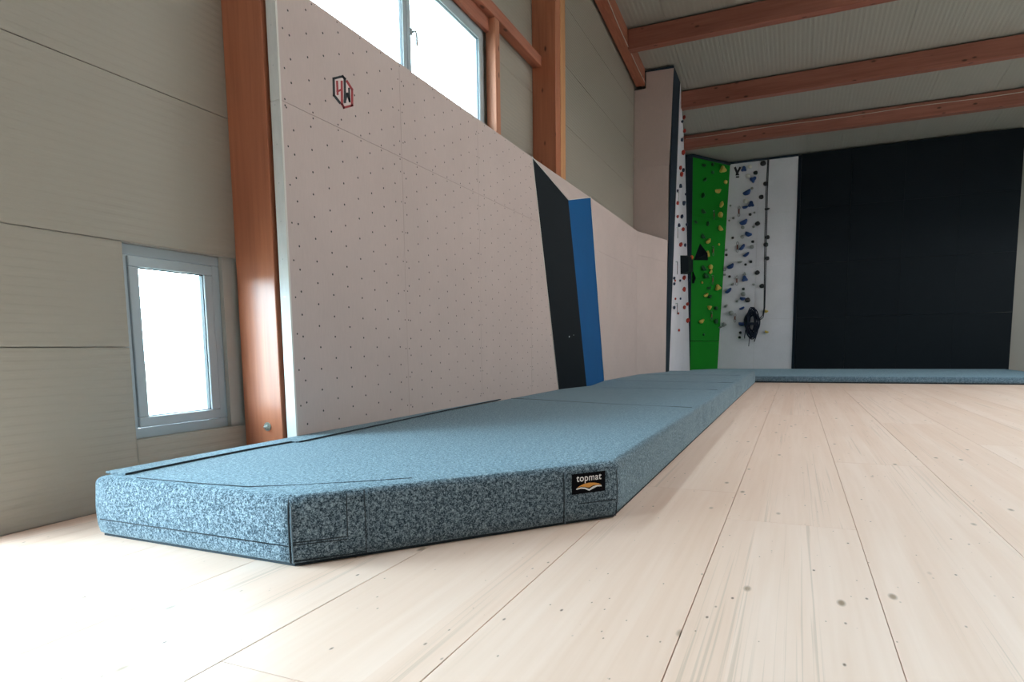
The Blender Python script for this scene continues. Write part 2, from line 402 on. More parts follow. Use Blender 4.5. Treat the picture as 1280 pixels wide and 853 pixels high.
# window stud and lintel rail
wp = timber('window_stud', 8.305, 8.443, 3.835, 3.985, 3.2, 5.445, M_stud, 'short timber stud standing at the right side of the high window', 'post', bevel=.01)
lt = timber('lintel_rail', 4.03, 10.035, 3.835, 3.985, 5.45, 5.605, M_beam, 'horizontal timber rail running above the window into the column', 'beam', bevel=.008)
hb = box('head_board', 4.03, 8.30, 3.93, 3.985, 5.262, 5.445, M_beam); tag(hb, 'timber board between the window head and the rail above', 'board')

# eave beam, parallel to the roof slope
def sloped(name, x0, x1, y0, y1, top_off, bot_off, m, parent=None, bevel=.01):
    bm = bmesh.new(); abox(bm, x0, x1, y0, y1, 0, 1)
    for v in bm.verts: v.co.z = roof_z(v.co.x) - (bot_off if v.co.z < .5 else top_off)
    if bevel: bmesh.ops.bevel(bm, geom=bm.edges[:], offset=bevel, segments=2, affect='EDGES')
    return from_bm(name, bm, m, parent)
eb = sloped('eave_beam', -5.9, 17.09, 3.715, 3.94, .0, .40, M_beam); tag(eb, 'long timber eave beam sloping down along the ribbed wall to the pillar', 'beam')
cpts = []
for i in range(60):
    x = -5+i*(22/59); cpts.append((x, 3.700-.004*math.sin(i*1.3), roof_z(x)-.385+.02*math.sin(i*.55)))
cb_ = tube('cable', cpts, .008, M_cable, n=6); tag(cb_, 'thin pale cable clipped along the lower edge of the eave beam', 'cable')

purl = [(15.2, 3.705, 'nearest cross beam, joining the eave beam left of the tall pillar'),
        (18.51, 3.04, 'middle cross beam, starting behind the top of the tall pillar'),
        (21.4, 3.42, 'farthest cross beam, above the green and grey climbing walls')]
for i, (x, ye, lab) in enumerate(purl):
    zt = roof_z(x); zb = zt-.46 if i < 2 else zt-.42
    o = box('roof_beam', x, x+.24, YR+.02, ye, zb, zt-.03, M_beamY, None, .012); tag(o, lab, 'beam', 'timber roof beams')
x3 = 21.4
cb2 = tube('cable', [(x3-.014, 3.35-.5*k, roof_z(x3)-.13-.012*math.sin(k*.9)) for k in range(19)], .009, M_cable, n=6)
tag(cb2, 'thin pale cable strung along the farthest cross beam', 'cable')

# ------------------------------------------------------------------ windows
def window(name, x0, x1, z0, z1, ymid, nsash, handle_at=None, inward=-1):
    root = empty(name, (0, 0, 0)); root['kind'] = 'structure'
    F = .07
    fr = bmesh.new()
    ya, yb = ymid-.035, ymid+.035
    abox(fr, x0, x1, ya, yb, z1-F, z1, .006); abox(fr, x0, x1, ya, yb, z0, z0+F, .006)
    abox(fr, x0, x0+F, ya+.0005, yb-.0005, z0+F, z1-F, .006); abox(fr, x1-F, x1, ya+.0005, yb-.0005, z0+F, z1-F, .006)
    from_bm('window_frame', fr, M_frame, root)
    wd = (x1-x0-2*F)/nsash
    for i in range(nsash):
        a = x0+F+i*wd+.004; b = a+wd-.008; S = .075
        y0_, y1_ = ymid-.045, ymid+.02
        sb = bmesh.new()
        abox(sb, a, b, y0_, y1_, z1-F-S, z1-F-.004, .008); abox(sb, a, b, y0_, y1_, z0+F+.004, z0+F+S, .008)
        abox(sb, a, a+S, y0_+.0005, y1_-.0005, z0+F+S, z1-F-S, .008); abox(sb, b-S, b, y0_+.0005, y1_-.0005, z0+F+S, z1-F-S, .008)
        s = from_bm('sash', sb, M_frame, root)
        gk = bmesh.new(); t_ = .006
        for (p, q, r_, s_) in ((a+S, b-S, z1-F-S-t_, z1-F-S), (a+S, b-S, z0+F+S, z0+F+S+t_), (a+S, a+S+t_, z0+F+S, z1-F-S), (b-S-t_, b-S, z0+F+S, z1-F-S)):
            abox(gk, p, q, ymid-.03, ymid+.0, r_, s_)
        from_bm('gasket', gk, M_gasket, s)
        box('pane', a+S, b-S, ymid-.012, ymid-.008, z0+F+S, z1-F-S, gl, s)
    return root
w1 = window('window_1', *WIN, YL+.03, 2)
# handle on the middle stile of the right sash
hp = on(515.5, 40, 1, YL-.03)
hr = bmesh.new(); abox(hr, hp.x-.018, hp.x+.012, YL-.03, YL-.015, hp.z-.04, hp.z+.04, .004)
hd = from_bm('handle_plate', hr, M_alu, w1)
tube('handle', [(hp.x, YL-.03, hp.z), (hp.x, YL-.065, hp.z), (hp.x+.012, YL-.075, hp.z-.02), (hp.x+.016, YL-.075, hp.z-.15)], .014, M_alu, hd)
window('window_2', DOOR[0], DOOR[1], DOOR[2], DOOR[3], YL+.1, 2)
window('window_3', *ADDED_WIN2, YL+.1, 2)  # out of view, added to strengthen the light on the mat top
window('window_4', *LOW, YL+.1, 1)
for i, a in enumerate(ADDED_WR): window('window_%d' % (i+5), *a, YR-.1, 4)  # added out of view to brighten the far part of the hall

# ------------------------------------------------------------------ bouldering wall
WY, WT = 3.5, .088                            # front plane, board depth
bw = empty('bouldering_wall'); tag(bw, 'long pale plywood bouldering wall dotted with bolt holes, standing behind the grey mat', 'climbing wall')
ZS, ZT = 2.828, 3.69; X0 = 3.825
def wx(z):  # slanting edge where the black face starts
    t = (z-.352)/(3.69-.352); return 9.812+t*(8.752-9.812)
def ex_(z):  # slanting edge where the blue face ends
    t = (z-.352)/(3.71-.352); return 12.537+t*(11.596-12.537)
gsm = .0012
def panel(x0f, x1f, z0, z1, par=bw, y=WY):
    g = gsm
    pts = [(x0f(z0)+g, y, z0+g), (x1f(z0)-g, y, z0+g), (x1f(z1)-g, y, z1-g), (x0f(z1)+g, y, z1-g)]
    return slab('plywood_panel', pts, (0, .018, 0), M_ply, par, .0006)
c_ = lambda v: (lambda z: v)
edges = [c_(X0), c_(5.402), c_(7.035), c_(8.66)]
for a, b in zip(edges[:2], edges[1:3]):
    panel(a, b, .02, ZS); panel(a, b, ZS, ZT)
panel(edges[2], wx, ZS, ZT); panel(edges[2], c_(8.66), .02, ZS); panel(c_(8.66), wx, .02, ZS)
panel(ex_, c_(14.0), .02, ZS); panel(c_(14.0), c_(15.43), .02, ZS)
slab('plywood_panel', [(ex_(ZS), WY, ZS+gsm), (15.43, WY, ZS+gsm), (15.43, WY, 3.715), (11.596, WY, 3.712)], (0, .018, 0), M_ply, bw)
# dark framing behind (open gap to the hall wall)
slab('backing_frame', [(X0+.02, WY+.0185, .02), (15.4, WY+.0185, .02), (15.4, WY+.0185, 3.66), (X0+.02, WY+.0185, 3.66)], (0, .05, 0), M_concrete, bw)
# end return facing the camera, side daylight painted in as white
slab('side_panel', [(X0-.0185, WY-.001, .02), (X0-.0185, WY+WT, .02), (X0-.0185, WY+WT, ZS-.002), (X0-.0185, WY-.001, ZS-.002)], (.018, 0, 0), M_side, bw, .001)
slab('side_panel', [(X0-.0185, WY-.001, ZS+.002), (X0-.0185, WY+WT, ZS+.002), (X0-.0185, WY+WT, ZT), (X0-.0185, WY-.001, ZT)], (.018, 0, 0), M_side, bw, .001)
box('edge_strip', X0-.0195, X0-.001, WY-.004, WY-.0012, .02, ZT, M_plyedge, bw)
# the folded end by the tall pillar
K0 = Vector((15.435, WY, 0)); K1 = Vector((17.07, 3.10, 0)); nrm = Vector((K1.y-K0.y, -(K1.x-K0.x), 0)).normalized()*-1
if nrm.y < 0: nrm = -nrm
for z0, z1 in ((.02, 3.165), (3.168, 3.715)):
    slab('plywood_panel', [K0+Vector((0, 0, z0)), K1+Vector((0, 0, z0)), K1+Vector((0, 0, z1)), K0+Vector((0, 0, z1))], nrm*.018, M_ply, bw, .0006)
# wedge volume: black face, blue face, pale plywood cap
At, Ab = Vector((8.752, WY, ZT)), Vector((9.905, WY, .02))
Bt, Bb = Vector((11.596, WY, 3.712)), Vector((12.62, WY, .02))
Pt, Pb = Vector((9.69, 3.28, 3.268)), Vector((10.745, 3.28, .02))
vol = empty('wedge_volume'); tag(vol, 'slanting wedge volume with a black face and a blue face on the plywood wall', 'climbing volume')
slab('black_face', [At, Ab, Pb, Pt], (0, .012, 0), M_black, vol)
slab('blue_face', [Pt, Pb, Bb, Bt], (0, .012, 0), M_blue, vol)
slab('plywood_cap', [At, Pt, Bt], (0, .012, 0), M_ply, vol)
hh_ = on(711, 421, 1, 3.36)
def disc(bm, p, n, r, seg=8, up=Vector((0, 0, 1))):
    n = n.normalized(); s = n.cross(up).normalized(); u = s.cross(n)
    vs = [bm.verts.new(p+r*(math.cos(2*PI*k/seg)*s+math.sin(2*PI*k/seg)*u)) for k in range(seg)]
    bm.faces.new(vs)
# pale trim lines along the edges of the wedge
for nm, a, b in (('edge_strip', At, Ab), ('edge_strip', Bt, Bb), ('edge_strip', At, Pt), ('edge_strip', Pt, Bt)):
    tube(nm, [a+Vector((0, -.003, 0)), b+Vector((0, -.003, 0))], .0065 if nm == 'edge_strip' else .004, M_plyedge, vol, n=5)

# bolt holes: staggered grid, columns .19 apart, rows .17 apart
bm = bmesh.new(); nY = Vector((0, -1, 0)); cnt = 0
ci = 0; x = 3.939
while x < 9.9:
    z = .43+(.085 if ci % 2 else 0)
    while z < ZT-.05:
        if x < wx(z)-.05 and abs(z-ZS) > .012 and not (4.43 < x < 4.68 and 3.03 < z < 3.24):
            jx, jz = random.uniform(-.004, .004), random.uniform(-.004, .004)
            disc(bm, Vector((x+jx, WY-.0006, z+jz)), nY, .0088, 7)
        z += .1705
    x += .1907; ci += 1
for sx in (5.402, 7.035, 8.66):                # screw pairs along the joints
    z = .45
    while z < ZT-.05:
        for d in (-.03, .03): 
            if sx < wx(z): disc(bm, Vector((sx+d, WY-.0006, z)), nY, .0075, 6)
        z += .28
z = .577
while z < ZT: disc(bm, Vector((3.872, WY-.0006, z)), nY, .008, 6); z += .277
x = 3.86
while x < 8.9:
    for dz in (-.024, .02): disc(bm, Vector((x, WY-.0006, ZS+dz)), nY, .008, 6)
    x += .302
x = 4.2
while x < 8.7:
    disc(bm, Vector((x, WY-.0006, ZT-.03)), nY, .007, 6); x += .302
ci = 0; x = 12.75                              # sparser, smaller holes right of the wedge
while x < 15.3:
    z = .43+(.085 if ci % 2 else 0)
    while z < ZT-.05:
        if x > ex_(z)+.08: disc(bm, Vector((x, WY-.0006, z)), nY, .005, 5)
        z += .1705
    x += .1907; ci += 1
bh = from_bm('bolt_holes', bm, M_hole, bw); bh['kind'] = 'stuff'
bm = bmesh.new(); z = .58
while z < ZT:
    disc(bm, Vector((X0-.0192, WY+.045, z)), Vector((-1, 0, 0)), .006, 6); z += .277
sc = from_bm('side_screws', bm, M_alu, bw); sc['kind'] = 'stuff'
nn = (Pb-At).cross(Pt-At).normalized(); nn = nn if nn.y < 0 else -nn
for px, py, rr in ((711.5, 421, .014), (705, 421, .006), (717, 419, .006)):
    d = ray(px, py); t = (At-CAM).dot(nn)/d.dot(nn); bm = bmesh.new(); disc(bm, CAM+d*t+nn*.003, nn, rr, 8); from_bm('bolt', bm, M_steel, vol)

# painted emblem: strokes on the wall face
def stroke(bm, pts, wpx, org=(400, 80), s=12.18, off=.0012):
    for (x0_, y0_), (x1_, y1_) in zip(pts, pts[1:]):
        l = math.hypot(x1_-x0_, y1_-y0_); dx, dy = (x1_-x0_)/l, (y1_-y0_)/l; h = wpx*.62
        q = [(x0_-dx*h*.9-dy*h, y0_-dy*h*.9+dx*h), (x1_+dx*h*.9-dy*h, y1_+dy*h*.9+dx*h), (x1_+dx*h*.9+dy*h, y1_+dy*h*.9-dx*h), (x0_-dx*h*.9+dy*h, y0_-dy*h*.9-dx*h)]
        P = [on(org[0]+a/s, org[1]+b/s, 1, WY) for a, b in q]
        bm.faces.new([bm.verts.new((v.x, WY-off, v.z)) for v in P])
lg = empty('wall_emblem'); tag(lg, 'red and black hexagonal emblem with letters H and W on the plywood wall', 'emblem')
bm = bmesh.new(); stroke(bm, [(300, 590), (212, 478), (205, 222), (342, 190), (374, 225), (379, 580)], 30)
stroke(bm, [(379, 580), (412, 450), (448, 570), (440, 375)], 24, off=.0014); from_bm('black_letter', bm, M_blackp, lg)
bm = bmesh.new(); stroke(bm, [(408, 265), (485, 388), (488, 632), (362, 665), (333, 610), (328, 270)], 28, off=.0016)
stroke(bm, [(257, 270), (266, 460)], 26, off=.0018); stroke(bm, [(262, 420), (328, 388)], 26, off=.0019); from_bm('red_letter', bm, M_redp, lg)
bm = bmesh.new()
for poly in ([(218, 235), (350, 205), (365, 250), (365, 560), (325, 620), (225, 470)], [(392, 270), (470, 395), (472, 620), (372, 650), (345, 600), (345, 560), (392, 480)]):
    bm.faces.new([bm.verts.new((p.x, WY-.0009, p.z)) for p in [on(400+a/12.18, 80+b/12.18, 1, WY) for a, b in poly]])
from_bm('pale_ground', bm, M_whitep, lg)

# ------------------------------------------------------------------ pillar and climbing walls at the end
pil = empty('plywood_pillar'); tag(pil, 'tall pinkish plywood pillar with a dark edge reaching up to the roof', 'pillar')
PX = 17.12
pz = lambda x: roof_z(x)-.03
slab('plywood_face', [(PX, 3.995, .02), (PX, 3.12, .02), (PX, 3.095, 3.7), (PX, 3.095, 5.6), (PX, 3.995, 5.6)], (.02, 0, 0), M_ply, pil, .001)
slab('plywood_face', [(PX, 3.995, 5.603), (PX, 3.085, 5.603), (PX, 3.005, 7.93), (PX, 3.7, 7.95), (PX, 3.7, 7.55), (PX, 3.995, 7.55)], (.02, 0, 0), M_ply, pil, .001)
slab('dark_side', [(PX+.004, 3.130, .02), (18.0, 3.182, .02), (18.0, 2.985, pz(18)), (PX+.004, 3.0, pz(PX))], (0, .02, 0), M_navy, pil)
slab('dark_cap', [(PX-.012, 3.72, 7.95), (PX-.012, 3.0, 7.93), (PX-.012, 3.0, pz(PX)), (PX-.012, 3.72, pz(PX))], (.03, 0, 0), M_navy, pil)

def bilinear(name, c, m, parent, thick, n=8):
    """panel with four corner points (bottom-left, bottom-right, top-right, top-left)"""
    bm = bmesh.new(); c = [Vector(q) for q in c]; G = []
    for j in range(n+1):
        v = j/n; a = c[0].lerp(c[3], v); b = c[1].lerp(c[2], v)
        G.append([bm.verts.new(a.lerp(b, i/n)) for i in range(n+1)])
    fs = [bm.faces.new((G[j][i], G[j][i+1], G[j+1][i+1], G[j+1][i])) for j in range(n) for i in range(n)]
    r = bmesh.ops.extrude_face_region(bm, geom=fs)
    for v in r['geom']:
        if isinstance(v, bmesh.types.BMVert): v.co += Vector(thick)
    return from_bm(name, bm, m, parent)
ZB = .02
whw = empty('white_climbing_wall'); tag(whw, 'narrow white climbing wall with red and navy holds beside the dark pillar edge', 'climbing wall')
wc = [(18.005, 3.18, ZB), (23.0, 3.338, ZB), (23.0, 3.615, roof_z(23)-.05), (18.005, 2.985, roof_z(18)-.05)]
def quad_split(c, t0, t1):
    c = [Vector(q) for q in c]; L_ = lambda t: c[0].lerp(c[3], t); R_ = lambda t: c[1].lerp(c[2], t)
    return [L_(t0), R_(t0), R_(t1), L_(t1)]
for i in range(4): bilinear('white_panel', quad_split(wc, i/4+.0003, (i+1)/4-.0003), M_white, whw, (0, .03, 0), 5)
grw = empty('green_climbing_wall'); tag(grw, 'tall green climbing wall with yellow holds between the white and the grey wall', 'climbing wall')
gc = [(23.0, 3.33, ZB), (24.2, 2.555, ZB), (24.2, 2.27, roof_z(24.2)-.05), (23.0, 3.36, roof_z(23)-.05)]
for i, (a, b) in enumerate(((0, .155), (.157, .45), (.4505, .73), (.7305, 1))): bilinear('green_panel', quad_split(gc, a, b), M_green, grw, (.03, .02, 0), 4)
slab('dark_facet', [(22.99, 3.338, ZB), (22.99, 3.33, ZB), (22.99, 3.36, roof_z(23)-.05), (22.99, 3.62, roof_z(23)-.05)], (.02, 0, 0), M_navy, grw)
tube('top_trim', [(22.97, 3.60, roof_z(23)-.07), (22.97, 3.36, roof_z(23)-.07), (24.17, 2.27, roof_z(24.2)-.07)], .05, M_navy, grw, 6)
gyw = empty('grey_climbing_wall'); tag(gyw, 'tall pale grey climbing wall with blue and black holds at the end of the hall', 'climbing wall')
yr_bot, yr_top = 2.555, 2.27
yy = [0, 1.05]
ztop = roof_z(24.2)-.05
def gp(ya0, ya1, yb, z0, z1, m=M_grey): 
    lerp = lambda z: ya0+(ya1-ya0)*(z-ZB)/(ztop-ZB)
    return slab('grey_panel', [(24.2, lerp(z0)-.001, z0), (24.2, yb, z0), (24.2, yb, z1), (24.2, lerp(z1)-.001, z1)], (.03, 0, 0), m, gyw)
zz = [ZB, 1.9, 3.7, 5.5, ztop]
for z0, z1 in zip(zz, zz[1:]):
    gp(yr_bot, yr_top, 1.34, z0+.002, z1-.002); gp(1.336, 1.336, .1, z0+.002, z1-.002)
box('top_trim', 24.16, 24.2, .1, 2.27, ztop-.02, ztop+.04, M_navy, gyw)
box('corner_trim', 24.185, 24.199, .0, .1, ZB, ztop, M_navy, gyw)
blw = empty('charcoal_climbing_wall'); tag(blw, 'wide charcoal climbing wall right of the pale grey wall', 'climbing wall')
for j in range(4):
    for z0, z1 in zip(zz, zz[1:]):
        slab('charcoal_panel', [(24.1-.0*j, .0-1.5*j-.003, z0+.002), (24.1, -1.5*(j+1), z0+.002), (24.1, -1.5*(j+1), z1-.002), (24.1, -1.5*j-.003, z1-.002)], (.03, 0, 0), M_black, blw)
bpy.context.view_layer.update()

def bvh(c, n=12):
    c = [Vector(q) for q in c]; V = []; P = []
    for j in range(n+1):
        a = c[0].lerp(c[3], j/n); b = c[1].lerp(c[2], j/n)
        V += [a.lerp(b, i/n) for i in range(n+1)]
    for j in range(n):
        for i in range(n): k = j*(n+1)+i; P.append((k, k+1, k+n+2, k+n+1))
    return BVHTree.FromPolygons(V, P)
BV = {'white': bvh(wc), 'green': bvh(gc), 'dark': bvh([(22.99, 3.338, ZB), (22.99, 3.33, ZB), (22.99, 3.36, roof_z(23)), (22.99, 3.62, roof_z(23))]),
      'grey': bvh([(24.2, 2.56, ZB), (24.2, .1, ZB), (24.2, .1, ztop), (24.2, 2.27, ztop)])}
def hit(wall, px, py):
    for dx in (0, -.6, .6, -1.2, 1.2, -2, 2, -3, 3):
        h = BV[wall].ray_cast(CAM, ray(px+dx, py).normalized())
        if h[0]:
            n = h[1]; n = n if n.dot(h[0]-CAM) < 0 else -n
            return h[0], n
    return None, None

# ------------------------------------------------------------------ climbing holds
COL = {'red': (.42, .035, .02), 'navy': (.012, .025, .07), 'blue': (.015, .055, .2), 'black': (.012, .014, .016), 'yellow': (.62, .47, .09),
       'dark green': (.006, .085, .02), 'white': (.7, .68, .62), 'grey': (.26, .28, .27), 'orange': (.55, .13, .03)}
MESH = {}
def hold_mesh(shape, colour):
    key = (shape, colour)
    if key in MESH: return MESH[key]
    rng = random.Random(hash(shape) % 1000 if isinstance(shape, int) else sum(map(ord, shape)))
    bm = bmesh.new(); bmesh.ops.create_icosphere(bm, subdivisions=3, radius=.5)
    off = Vector((rng.random()*9, rng.random()*9, rng.random()*9))
    for v in bm.verts:
        p = v.co.copy()
        a = math.atan2(p.y, p.x)
        if shape == 'round': s = Vector((1, .92, .75))
        elif shape == 'long': s = Vector((1, .46, .55)); 
        elif shape == 'triangle':
            k = .84+.16*math.cos(3*(a-PI/2)); s = Vector((k, k, .7))
        elif shape == 'bean': s = Vector((1, .55, .6))
        else: s = Vector((1, .8, .65))
        q = Vector((p.x*s.x, p.y*s.y, p.z*s.z))
        if shape in ('bean', 'long'): q.y += .55*(q.x*q.x)-.06       # bent like a banana
        q *= 1+.24*noise.noise(p*2.4+off)
        if q.z > .2: q.y -= .12*(q.z-.2)                             # undercut lip
        q.z += .30; q.z = max(q.z, 0)
        v.co = q
    me = bpy.data.meshes.new('climbing_hold'); bm.to_mesh(me); bm.free()
    for p in me.polygons: p.use_smooth = True
    me.materials.append(mat('hold_'+colour.replace(' ', '_'), COL[colour], .5))
    MESH[key] = me; return me
# each row: wall, colour, shape, px, py, size in pixels, turn in degrees
H = []
def add(wall, colour, rows):
    for r in rows: H.append((wall, colour)+r)
add('white', 'red', [('bean', 854.4, 147, 6, 60), ('bean', 854.4, 164, 6, -20), ('bean', 852, 191, 7, 70), ('bean', 848.8, 210, 6, 60), ('round', 850, 218, 6, 0),
    ('round', 845.5, 254, 5, 0), ('bean', 845.5, 271, 5, 50), ('long', 851.7, 286.8, 7, 35), ('bean', 848.8, 306, 7, 45), ('round', 854.6, 333.7, 5, 0),
    ('bean', 853, 347.4, 7, 50), ('long', 853, 362, 7, 55), ('bean', 857.4, 380.3, 6, 30), ('round', 853.8, 384.5, 5, 0), ('bean', 857.6, 401, 7, 50),
    ('round', 842.8, 351, 3, 0), ('round', 843.3, 373.8, 3, 0), ('round', 847, 392, 3, 0), ('round', 847.6, 413, 3.5, 0)])
add('white', 'navy', [('bean', 851.3, 152, 5, 40), ('round', 850.9, 175, 4.5, 0), ('round', 852.5, 213, 5, 20), ('triangle', 849, 233, 5.5, 10), ('bean', 845.8, 238.6, 4, 60),
    ('triangle', 853, 254, 6, 180), ('bean', 850.5, 271, 6, 60), ('triangle', 847.3, 282, 5, 0), ('round', 857, 281, 4, 0), ('bean', 855, 306.7, 4.5, 80),
    ('round', 841.5, 348, 4, 0), ('round', 841.5, 355, 4, 0), ('round', 849.3, 351, 3, 30), ('round', 849.6, 373.6, 3, 0), ('round', 841.2, 384.7, 4.5, 0), ('round', 856, 243, 3, 0)])
add('green', 'yellow', [('triangle', 901.8, 212.7, 9, 10), ('round', 906, 228, 5, 0), ('bean', 895.6, 239, 9, 10), ('bean', 900, 256, 8, 70), ('round', 899, 269, 7, 0),
    ('bean', 899, 286, 8, -40), ('bean', 883.6, 301.8, 8, 40), ('bean', 883, 318, 8, -70), ('round', 887, 334, 6, 0), ('bean', 887, 340, 6, 60), ('triangle', 895.6, 360, 8, 20),
    ('bean', 881, 369, 7, 30), ('triangle', 885.5, 384.7, 6, 180), ('bean', 875, 401.5, 8, 20), ('round', 898, 306, 3, 0), ('round', 877, 353.5, 3, 0)])
add('green', 'dark green', [('bean', 880, 225, 6, 40), ('bean', 877.5, 245, 7, 80), ('bean', 878, 265, 7, -40), ('bean', 883.6, 280, 6, 90), ('bean', 869, 278, 5, -30),
    ('bean', 877.5, 296, 7, -45), ('bean', 878, 336, 8, -45), ('bean', 881, 345.5, 8, -35), ('bean', 885, 360, 6, 10), ('bean', 886, 371, 6, 30),
    ('round', 893.5, 402, 6, 0), ('round', 894, 385.5, 5, 0), ('round', 879, 418.5, 3, 0), ('bean', 879, 207, 6, 0), ('round', 890, 206, 4, 0), ('round', 890, 216, 4, 0)])
add('dark', 'navy', [('bean', 861.5, 345+6, 4, 70)])
add('grey', 'black', [('round', 954, 205, 6.5, 20), ('round', 944.5, 216.6, 5, 0), ('round', 957, 230.4, 5.5, 0), ('round', 951.6, 246.9, 5.5, 0), ('long', 959, 261.7, 6, 0),
    ('round', 947, 280, 5.5, 30), ('round', 946.7, 341.3, 5.5, 40), ('round', 952.4, 358, 5.5, 20), ('round', 957.4, 306.4, 5.5, 0), ('round', 959.4, 297, 5, 0), ('round', 959, 323.4, 5, 0),
    ('round', 934.6, 375.5, 6, 20), ('round', 937.7, 268.5, 3.5, 0), ('round', 916, 297.6, 3, 0), ('round', 941, 302.5, 3.5, 0), ('round', 908, 319, 3.2, 0), ('round', 938.5, 327.5, 3.5, 0),
    ('round', 932, 331, 3, 0), ('round', 912, 346, 3.2, 0), ('round', 929.3, 361.5, 3.2, 0), ('round', 925.4, 416, 3.2, 0), ('round', 924.6, 422, 3.2, 0)])
add('grey', 'blue', [('triangle', 930, 212, 7, 0), ('triangle', 941.6, 225, 8, -50), ('bean', 934, 241, 10, 25), ('triangle', 939, 256, 8, 0), ('long', 931.6, 259.4, 7, 0),
    ('bean', 930, 278, 10, 25), ('bean', 935.8, 293, 9, -25), ('long', 927.8, 309.5, 9, 45), ('long', 933, 318.5, 8, 30), ('bean', 913.5, 333, 9, 30), ('triangle', 931, 349, 8, 10),
    ('long', 910.8, 363.6, 9, 35), ('bean', 928.5, 373.4, 7, -10), ('long', 927.5, 385.6, 6.5, 20), ('long', 928.5, 405, 10, -5)])
add('grey', 'white', [('round', 935, 220.7, 5, 0), ('round', 937.5, 208.8, 5, 0), ('round', 932.5, 252, 6, 0)])
add('grey', 'grey', [('round', 940, 235.7, 3.2, 0), ('round', 913, 257.4, 2.6, 0), ('round', 916.8, 273, 3, 0), ('round', 911.5, 276, 2.5, 0), ('round', 928.5, 284.7, 4, 0),
    ('round', 942, 284, 3, 0), ('round', 943, 266, 2.5, 0), ('round', 927.8, 296.6, 4.5, 0), ('round', 940, 309, 4.5, 0), ('round', 908, 312.8, 3, 0), ('long', 925, 327.8, 6, 0),
    ('round', 906, 337.4, 3.5, 0), ('round', 906, 343.5, 3, 0), ('triangle', 930.7, 343, 4.5, 0), ('bean', 915.8, 355.6, 5, 30), ('round', 942, 355.8, 3, 0), ('round', 929, 368, 5.5, 0),
    ('round', 921.5, 377, 3, 0), ('bean', 907.7, 382.8, 4.5, 20), ('round', 914, 391.7, 6, 0), ('triangle', 905.6, 406, 6, 30), ('long', 901, 409, 5, 20)])
add('grey', 'yellow', [('bean', 957.5, 389, 6, -20), ('bean', 958.5, 415, 5, -20)])
ORD = ['topmost', 'second', 'third', 'fourth', 'fifth', 'sixth', 'seventh', 'eighth', 'ninth', 'tenth', 'eleventh', 'twelfth', 'thirteenth', 'fourteenth', 'fifteenth',
       'sixteenth', 'seventeenth', 'eighteenth', 'nineteenth', 'twentieth', 'twenty-first', 'twenty-second', 'twenty-third', 'twenty-fourth']
WN = {'white': 'narrow white climbing wall', 'green': 'green climbing wall', 'grey': 'pale grey climbing wall', 'dark': 'dark facet beside the green wall'}
SH = {'round': 'knob', 'long': 'bar-shaped', 'bean': 'curved', 'triangle': 'three-cornered'}
from collections import defaultdict
grp = defaultdict(list)
for h in H: grp[(h[0], h[1])].append(h)
def orient(n, turn):
    n = n.normalized(); u = Vector((0, 0, 1)) - n*n.z; u.normalize(); r = u.cross(n)
    M = Matrix((r, u, n)).transposed()
    return M @ Matrix.Rotation(math.radians(turn), 3, 'Z')
for (wall, colour), rows in grp.items():
    rows.sort(key=lambda h: h[4])
    for i, (_, _, shape, px, py, sz, turn) in enumerate(rows):
        p, n = hit(wall, px, py)
        if p is None: continue
        depth = (p-CAM).dot(Fv); s = sz*depth/FPX*1.05
        o = new_obj('climbing_hold', hold_mesh(shape, colour))
        o.matrix_world = Matrix.Translation(p + n*.001) @ (orient(n, turn) @ Matrix.Diagonal((s, s, s))).to_4x4()
        size = 'small ' if sz < 4.2 else ''
        rank = '' if len(rows) == 1 else ORD[i] + ' '
        below = ' down' if i and len(rows) > 1 else ''
        if len(rows) > 1 and i == len(rows)-1: rank, below = 'lowest ', ''
        tag(o, '%s%s%s %s hold%s on the %s' % (size, rank, colour, SH[shape], '' if not below else ' counted down from the top', WN[wall]), 'climbing hold', '%s holds on the %s' % (colour, WN[wall]))

# volumes on the end walls
p, n = hit('white', 855.5, 331)
a, b, c, d = [hit('white', *q)[0] for q in ((850.6, 343), (861, 343), (861, 319.5), (850.2, 319.5))]
ctr = (a+b+c+d)/4 + n*.22
bm = bmesh.new(); vs = [bm.verts.new(q+n*.002) for q in (a, b, c, d)]
t4 = [bm.verts.new(q.lerp(ctr, .25)+n*.16) for q in (a, b, c, d)]
for i in range(4): bm.faces.new((vs[i], vs[(i+1) % 4], t4[(i+1) % 4], t4[i]))
bm.faces.new(t4); bm.faces.new(vs[::-1])
o = from_bm('box_volume', bm, M_black); tag(o, 'black box-shaped volume bolted to the narrow white climbing wall', 'climbing volume')
for px, py, cl, lab in ((856.4, 322.5, 'orange', 'orange climbing hold on the upper edge of the black box volume'), ):
    p, n = hit('white', px, py)
    o = new_obj('climbing_hold', hold_mesh('bean', cl)); s = 7*(p-CAM).dot(Fv)/FPX
    o.matrix_world = Matrix.Translation(p+n*.158) @ (orient(n, -20)@Matrix.Diagonal((s, s, s))).to_4x4(); tag(o, lab, 'climbing hold')
def pyramid(name, wall, pts, apex_px, height, m, label):
    q = [hit(wall, *r)[0] for r in pts]; n = hit(wall, *apex_px)[1]; ap = hit(wall, *apex_px)[0]+n*height
    bm = bmesh.new(); v = [bm.verts.new(x+n*.002) for x in q]; A = bm.verts.new(ap)
    for i in range(len(v)): bm.faces.new((v[i], v[(i+1) % len(v)], A))
    bm.faces.new(v[::-1]); o = from_bm(name, bm, m); tag(o, label, 'climbing volume'); return o
pyramid('triangle_volume', 'green', [(867, 325.5), (885, 325.5), (875, 304.5)], (877, 318), .28, M_black, 'black triangular volume bolted to the green climbing wall')
pyramid('triangle_volume', 'green', [(865.2, 355), (868, 354), (865.5, 337)], (865.8, 348), .15, M_black, 'small dark volume at the left edge of the green climbing wall')

